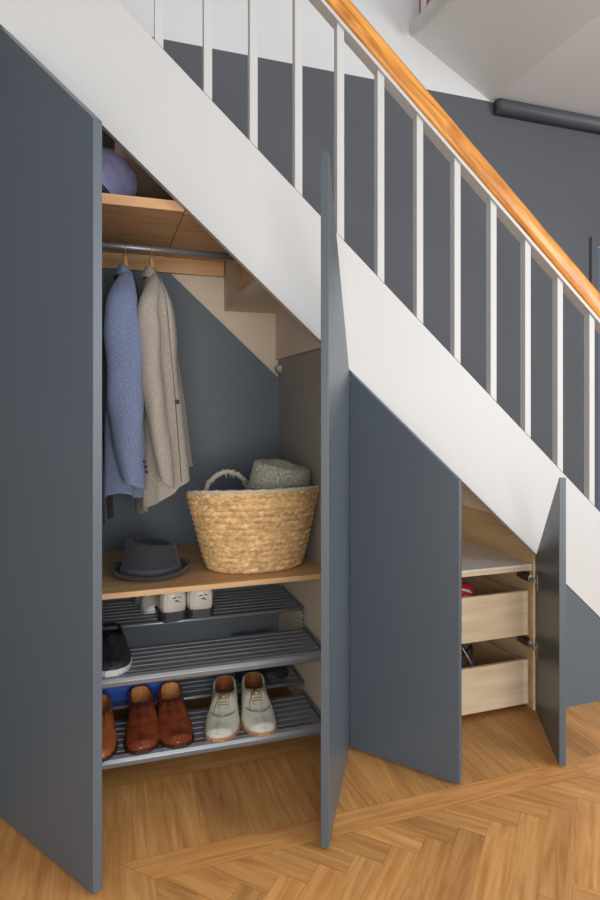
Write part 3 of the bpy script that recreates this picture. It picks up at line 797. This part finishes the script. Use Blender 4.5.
# ------------------------------------------------------------------ hats
def make_hat(name, label, loc, rz, felt, band, ra, rb, ca, cb_, h, brim_up=0.03, tilt=(0, 0), pinch=0.02, dent=0.022, group=None, brim_drop=0.0, top_slope=0.10, taper=0.15):
    t = thing(name, label, 'hat', loc, rz); t.rotation_euler = (tilt[0], tilt[1], rz)
    N = 72
    def ringp(f, zf_): return [f(2 * PI * j / N) + (zf_(2 * PI * j / N),) for j in range(N)]
    def brimz(s, th): return brim_up * (s ** 2.2) * (0.45 + 0.55 * abs(math.cos(th)) ** 1.5) - brim_drop * max(0, -math.sin(th)) * s + 0.004
    # brim, top and underside
    rings = []
    for th_, rng in ((0.0, [0, 0.25, 0.5, 0.75, 1.0]),):
        for s in rng:
            rings.append([((ca + (ra - ca) * s) * math.cos(a), (cb_ + (rb - cb_) * s) * math.sin(a), brimz(s, a) + 0.003) for a in (2 * PI * j / N for j in range(N))])
    for s in (1.0, 0.75, 0.5, 0.25, 0.0):
        rings.append([((ca + (ra - ca) * s - 0.001) * math.cos(a), (cb_ + (rb - cb_) * s - 0.001) * math.sin(a), brimz(s, a)) for a in (2 * PI * j / N for j in range(N))])
    b = MB(); b.loft(rings, True, False, False); b.build('brim', felt, t)
    rings = []
    for i in range(15):
        v = i / 14
        z = h * v
        sh = 1 - taper * v
        rings.append([(ca * sh * math.cos(a) * (1 - pinch * v * 4 * max(0, math.cos(a)) ** 2 * abs(math.sin(a))), cb_ * sh * math.sin(a) * (1 - pinch * 8 * v * max(0, math.cos(a)) * 1.0), 0.005 + z * (1 - top_slope * v * math.cos(a))) for a in (2 * PI * j / N for j in range(N))])
    top = rings[-1]
    for k, (sc_, dz) in enumerate(((0.97, 0.005), (0.90, 0.009), (0.80, 0.008), (0.66, 0.002 - dent * 0.3), (0.48, -dent * 0.7), (0.28, -dent), (0.12, -dent), (0.02, -dent * 0.9))):
        rings.append([(p[0] * sc_, p[1] * sc_, p[2] + dz + (0.006 * (1 - sc_) if abs(math.sin(2 * PI * j / N)) > .5 else 0)) for j, p in enumerate(top)])
    b = MB(); b.loft(rings, True, False, True); b.build('crown', felt, t)
    rings = []
    for z, o in ((0.008, 0.0012), (0.009, 0.0028), (0.030, 0.0028), (0.031, 0.0010)):
        v = z / h; sh = 1 - taper * v
        rings.append([((ca * sh + o) * math.cos(a), (cb_ * sh + o) * math.sin(a) * (1 - pinch * 8 * v * max(0, math.cos(a))), 0.004 + z) for a in (2 * PI * j / N for j in range(N))])
    if band:
        b = MB(); b.loft(rings, True, False, False); b.build('ribbon_band', band, t)
    return t
make_hat('fedora_hat', 'charcoal felt trilby with ribbon band resting on the wooden shelf', (0.170, 0.215, 0.6205), -0.05, M['felt'], M['ribbon'], 0.136, 0.118, 0.107, 0.088, 0.100, 0.030, (0, 0), 0.006, 0.020, taper=0.20)
# grey straw hat inside the basket
M['straw'] = cloth('grey_straw', srgb(118, 116, 104), srgb(176, 172, 156), 130, stretch=(1, 1, 2), bump=0.8)
make_hat('straw_hat', 'speckled grey woven hat sitting in the straw basket', (0.630, 0.205, 0.882), 0.0, M['straw'], None, 0.140, 0.108, 0.117, 0.092, 0.098, 0.02, (math.radians(6), math.radians(9)), 0.0, -0.020, top_slope=0.02, taper=0.06)
# lavender hat on the top shelf, leaning over
t = thing('lavender_hat', 'lavender blue rounded hat tipped on its side on the top shelf', 'hat', (-0.005, 0.24, 1.965))
t.rotation_euler = (math.radians(5), math.radians(44), 0)
rings = []
for i in range(14):
    v = i / 13; a2 = v * PI / 2
    rr_ = 0.112 * math.cos(a2) ** 0.75 + 0.001
    rings.append([(rr_ * math.cos(a) , rr_ * 1.1 * math.sin(a), 0.135 * math.sin(a2)) for a in (2 * PI * j / 48 for j in range(48))])
b = MB(); b.loft(rings, True, False, True); b.build('crown', M['lav'], t)
b = MB()
b.loft([[(r_ * math.cos(a), r_ * 1.1 * math.sin(a), z_) for a in (2 * PI * j / 48 for j in range(48))] for r_, z_ in ((0.108, -0.002), (0.124, -0.010), (0.125, -0.013), (0.106, -0.006))], True, False, False)
b.build('brim', M['darkfelt'], t)

# ------------------------------------------------------------------ coats on hangers
def make_hanger(label, x, wd_=0.12, group='wooden hangers on the rail', zr_=1.795):
    t = thing('coat_hanger', label, 'hanger', (x, 0.34, zr_), 0, group)
    b = MB()
    pts = []
    for i in range(15):
        a = PI * 1.25 * i / 14 - 0.35
        pts.append((0, -0.0155 * math.cos(a), 0.0155 * math.sin(a) - 0.001))
    pts = [(0, p[1], p[2]) for p in pts]
    pts = [(0, 0.0, -0.048), (0, 0.0, -0.034), (0, -0.010, -0.018)] + pts
    b.tube(pts, 0.0018, 8); b.build('hook', M['brass'], t)
    b = MB()
    rings = []
    for i in range(25):
        s = -1 + 2 * i / 24
        y = s * wd_; z = -0.066 - 0.13 * abs(s) + (0.016 * (1 - abs(s) * 4) if abs(s) < 0.25 else 0)
        hh = 0.014 + (0.018 * (1 - abs(s) * 4) if abs(s) < 0.25 else 0) ; xx = 0.009 + 0.004 * abs(s)
        rings.append([(xx * math.cos(a) + 0.015 * abs(s), y, z + hh * math.sin(a)) for a in (2 * PI * k / 12 for k in range(12))])
    b.loft(rings); b.build('shoulder_bar', M['hanger'], t)
    return t
def sup(a, e): 
    c, s = math.cos(a), math.sin(a)
    return math.copysign(abs(c) ** e, c), math.copysign(abs(s) ** e, s)
def make_jacket(name, label, x, mat, edge, btn, hem, sl_end, sl_x, sl_w, body, seed=0, lining=None, btnx=None, cuff_btn=True, zr_=1.795, slope=0.0):
    """body: list of (z below rail, x centre, half thickness x, half width y)"""
    t = thing(name, label, 'jacket', (x, 0.345, zr_), 0)
    N = 64
    rings = []
    nz = 34
    zs = [body[0][0] + (body[-1][0] - body[0][0]) * i / nz for i in range(nz + 1)]
    def bi(z, k):
        for i in range(len(body) - 1):
            if z >= body[i + 1][0] or i == len(body) - 2:
                u = (z - body[i][0]) / (body[i + 1][0] - body[i][0]); u = max(0, min(1, u)); return lerp(body[i][k], body[i + 1][k], u)
    for z in zs:
        cx, ax_, by = bi(z, 1), bi(z, 2), bi(z, 3)
        dep = (z - zs[0]) / (zs[-1] - zs[0])
        ring = []
        for j in range(N):
            a = 2 * PI * j / N
            c, s = sup(a, 0.8)
            fold = 1 + min(1, dep * 1.5) * (0.17 * math.sin(a * 8 + seed) + 0.05 * math.sin(a * 13 + seed * 2 + z * 3))
            ring.append((cx + ax_ * c * fold, by * s * (1 + 0.02 * math.sin(a * 5)), z + (0.012 * math.sin(a * 3 + seed) * (1 if z == zs[-1] else 0)) - (0.02 * max(0, s) if z == zs[-1] else 0) + slope * c * dep ** 3))
        rings.append(ring)
    b = MB(); b.loft(rings, True, True, False)
    inner = [[(lerp(body[-1][1], p[0], 0.9), p[1] * 0.94, p[2] + 0.002) for p in rings[-1]], [(p[0] * 0.7 + body[-1][1] * 0.3, p[1] * 0.85, p[2] + 0.10) for p in rings[-1]]]
    b.loft([rings[-1]] + inner, True, False, True)
    b.build('jacket_body', [mat, lining or mat], t)
    # sleeves
    for sg in (-1, 1):
        rr = []
        M_ = 40; nn_ = 26
        for i in range(nn_ + 1):
            v = i / nn_
            z = lerp(-0.108, sl_end, v)
            yc = sg * (lerp(0.062, 0.205, min(1, v * 6) ** 0.85) + 0.012 * math.sin(v * PI))
            xc = lerp(0, 1, min(1, v * 5)) * lerp(sl_x[0], sl_x[1], v) + 0.008 * math.sin(v * 5 + seed)
            ww = interp([(0, sl_w * 0.22), (0.06, sl_w * 0.55), (0.16, sl_w * 0.84), (0.3, sl_w), (0.6, sl_w * 0.95), (0.8, sl_w * 0.85), (1, sl_w * 0.62)], v)
            tt = interp([(0, 0.018), (0.1, 0.044), (0.4, 0.045), (1, 0.036)], v)
            ring = []
            for j in range(M_):
                a = 2 * PI * j / M_
                c, s = sup(a, 0.9)
                wr = 1 + 0.06 * math.sin(a * 3 + v * 7 + seed) * min(1, v * 4) + 0.05 * math.sin(v * 22 + a * 2 + seed) * (1 if 0.3 < v < 0.75 else 0.3)
                ring.append((xc + ww * c * wr, yc + tt * s * wr, z - (0.016 * c if i == nn_ else 0)))
            rr.append(ring)
        b = MB(); b.loft(rr, True, True, False)
        last = rr[-1]; cxm = sum(p[0] for p in last) / M_; cym = sum(p[1] for p in last) / M_
        b.loft([last, [(lerp(cxm, p[0], 0.9), lerp(cym, p[1], 0.88), p[2]) for p in last], [(lerp(cxm, p[0], 0.85), lerp(cym, p[1], 0.85), p[2] + 0.08) for p in last]], True, False, True)
        slv = b.build('sleeve', mat, t)
        if sg < 0 and cuff_btn:
            for q in range(3):
                b = MB()
                b.ball((lerp(sl_x[0], sl_x[1], 1) + sl_w * 0.55 - 0.003 * q, -0.208 - 0.030, sl_end + 0.045 + 0.017 * q), 0.0055, 8, (1, 0.5, 1))
                b.build('cuff_button', btn, slv)
    # collar
    rings = []
    for i in range(4):
        v = i / 3
        rings.append([((0.019 + 0.018 * v) * sup(a, 0.9)[0] - 0.004, (0.060 + 0.018 * v) * sup(a, 0.9)[1], -0.078 - 0.045 * v + 0.012 * math.cos(a) * -1) for a in (2 * PI * j / 32 for j in range(32))])
    b = MB(); b.loft(rings, True, False, False)
    o = b.build('collar', mat, t); md = o.modifiers.new('thick', 'SOLIDIFY'); md.thickness = 0.004
    return t, bi
make_hanger('wooden hanger on the rail holding the blue tweed jacket', 0.088)
make_hanger('wooden hanger on the rail holding the beige tweed jacket', 0.182)
make_hanger('wooden hanger on the rail holding the dark coat behind the door', -0.045)
j1, bi1 = make_jacket('tweed_jacket', 'blue tweed jacket hanging on the rail beside the left door', 0.088, M['blue'], M['bluein'], M['navybutton'], -0.88, -0.850, (-0.046, 0.026), 0.060,
    [(-0.086, 0.0, 0.018, 0.050), (-0.118, -0.002, 0.028, 0.080), (-0.16, -0.006, 0.040, 0.130), (-0.22, -0.010, 0.050, 0.172), (-0.34, -0.016, 0.058, 0.178), (-0.55, -0.016, 0.066, 0.175), (-0.892, -0.016, 0.074, 0.185)], 0.4, M['bluein'])
j2, bi2 = make_jacket('tweed_jacket', 'beige tweed jacket hanging on the rail, furthest right', 0.182, M['tweed'], M['tweed_dark'], M['button'], -0.88, -0.850, (-0.046, 0.030), 0.038,
    [(-0.086, 0.0, 0.018, 0.050), (-0.118, 0.002, 0.028, 0.080), (-0.16, 0.008, 0.040, 0.125), (-0.22, 0.012, 0.050, 0.160), (-0.34, 0.016, 0.062, 0.165), (-0.55, 0.030, 0.072, 0.168), (-0.895, 0.046, 0.090, 0.170)], 2.0, M['tweed_dark'], cuff_btn=False, slope=0.075)
# lapel, front edge and buttons of the beige jacket
def strip(pts_a, pts_b, name, mat, parent, th=0.004):
    b = MB(); b.loft([[a, c] for a, c in zip(pts_a, pts_b)], False, False, False)
    o = b.build(name, mat, parent); md = o.modifiers.new('thick', 'SOLIDIFY'); md.thickness = th; md.offset = 0
    return o
A, B = [], []
for i in range(12):
    v = i / 11; z = lerp(-0.10, -0.50, v)
    cx, ax_ = bi2(z, 1), bi2(z, 2)
    A.append((cx + ax_ * 0.50 + 0.002, -bi2(z, 3) * 0.90 - 0.003, z))
    wv = math.sin(min(1, v * 1.15) * PI) * 0.05 + 0.012
    B.append((cx + ax_ * (0.72 + 4 * wv) + 0.004, -bi2(z, 3) * 0.74 - 0.004, z - 0.01))
strip(A, B, 'lapel', M['tweed'], j2, 0.006)
b = MB()
b.tube([(p[0] + 0.001, p[1] - 0.002, p[2]) for p in A], 0.0009, 5)
for i in range(1):
    pts = []
    for k in range(10):
        z = lerp(-0.50, -0.85, k / 9); pts.append((bi2(z, 1) + bi2(z, 2) * 0.52, -bi2(z, 3) * 0.93 - 0.006, z))
    b.tube(pts, 0.0010, 5)
b.build('front_edge', M['tweed_dark'], j2)
for z in (-0.57,):
    b = MB(); b.ball((bi2(z, 1) + bi2(z, 2) * 0.60, -bi2(z, 3) * 0.92 - 0.010, z), 0.008, 10, (1, 0.5, 1)); b.build('front_button', M['button'], j2)
# blue jacket lapel on its far side
A, B = [], []
for i in range(10):
    v = i / 9; z = lerp(-0.095, -0.48, v); cx, ax_ = bi1(z, 1), bi1(z, 2)
    A.append((cx + ax_ * 0.8 + 0.002, -bi1(z, 3) * 0.5, z)); B.append((cx + ax_ + 0.008, -bi1(z, 3) * 0.5 + 0.05 * math.sin(PI * min(1, v * 1.1)) + 0.02, z))
strip(A, B, 'lapel', M['blue'], j1)
# dark coat mostly behind the open door
make_jacket('dark_coat', 'charcoal coat mostly hidden behind the left wardrobe door', -0.045, M['charcoal'], M['charcoal'], M['button'], -0.9, -0.80, (-0.0, 0.0), 0.045,
    [(-0.068, 0.0, 0.022, 0.060), (-0.105, 0.0, 0.030, 0.110), (-0.15, 0.0, 0.038, 0.170), (-0.30, 0.0, 0.042, 0.175), (-0.9, 0.012, 0.066, 0.18), (-0.99, 0.016, 0.066, 0.17)], 3.3, M['charcoal'], cuff_btn=False)

# ------------------------------------------------------------------ drawer contents
t = thing('red_sneaker', 'red and white shoe lying in the upper birch drawer', 'shoe', (1.19, 0.135, 0.3275))
b = MB(); 
rings = []
for i in range(15):
    u = i / 14; hw = 0.045 * math.sin(min(1, u * 1.5 + 0.12) * PI / 2) * (1 if u < 0.7 else math.cos((u - 0.7) / 0.3 * PI / 2 * 0.9)); h = interp([(0, 0.09), (0.3, 0.10), (0.6, 0.098), (0.9, 0.09), (1, 0.06)], u)
    rings.append([(0.26 * u, hw * 1.3 * math.cos(a), 0.018 + h * 1.65 * max(0, math.sin(a)) ** 0.7) for a in [PI * k / 12 for k in range(13)]] )
b.loft(rings); b.build('upper', M['red'], t, True)
b = MB(); b.box(-0.004, 0.262, -0.055, 0.055, 0.0, 0.018, 0.006); b.build('sole', M['whitesole'], t)
b = MB()
for k in range(4): b.tube([(0.10 + 0.03 * k, -0.042, 0.085 - 0.008 * k), (0.105 + 0.03 * k, -0.02, 0.103 - 0.009 * k), (0.11 + 0.03 * k, 0.02, 0.106 - 0.009 * k), (0.105 + 0.03 * k, 0.042, 0.086 - 0.008 * k)], 0.0035, 6)
b.tube([(0.10, -0.050, 0.150), (0.15, -0.045, 0.165), (0.20, -0.035, 0.150), (0.235, -0.02, 0.12)], 0.005, 6)
b.tube([(0.12, -0.062, 0.130), (0.17, -0.058, 0.138), (0.215, -0.05, 0.128)], 0.004, 6)
b.build('lace', M['whitesole'], t)
t = thing('strappy_sandal', 'dark sandal with pale straps standing in the lower birch drawer', 'shoe', (1.335, 0.135, 0.0505))
b = MB(); b.box(-0.10, 0.10, -0.04, 0.04, 0.0, 0.012, 0.004); b.build('sole', M['darksole'], t)
b = MB()
for k in range(4):
    xx = -0.08 + 0.045 * k
    b.tube([(xx, -0.035, 0.01), (xx + 0.02, -0.036, 0.14), (xx + 0.035, 0.0, 0.205 - 0.004 * k), (xx + 0.02, 0.036, 0.14), (xx, 0.035, 0.01)], 0.006, 8)
b.build('black_strap', M['black'], t)
b = MB()
for k in range(3):
    xx = -0.06 + 0.05 * k
    b.tube([(xx, -0.038, 0.012), (xx + 0.03, -0.042, 0.13), (xx - 0.01, -0.03, 0.20), (xx - 0.03, 0.02, 0.205)], 0.0035, 6)
b.build('pale_strap', M['metal'], t)
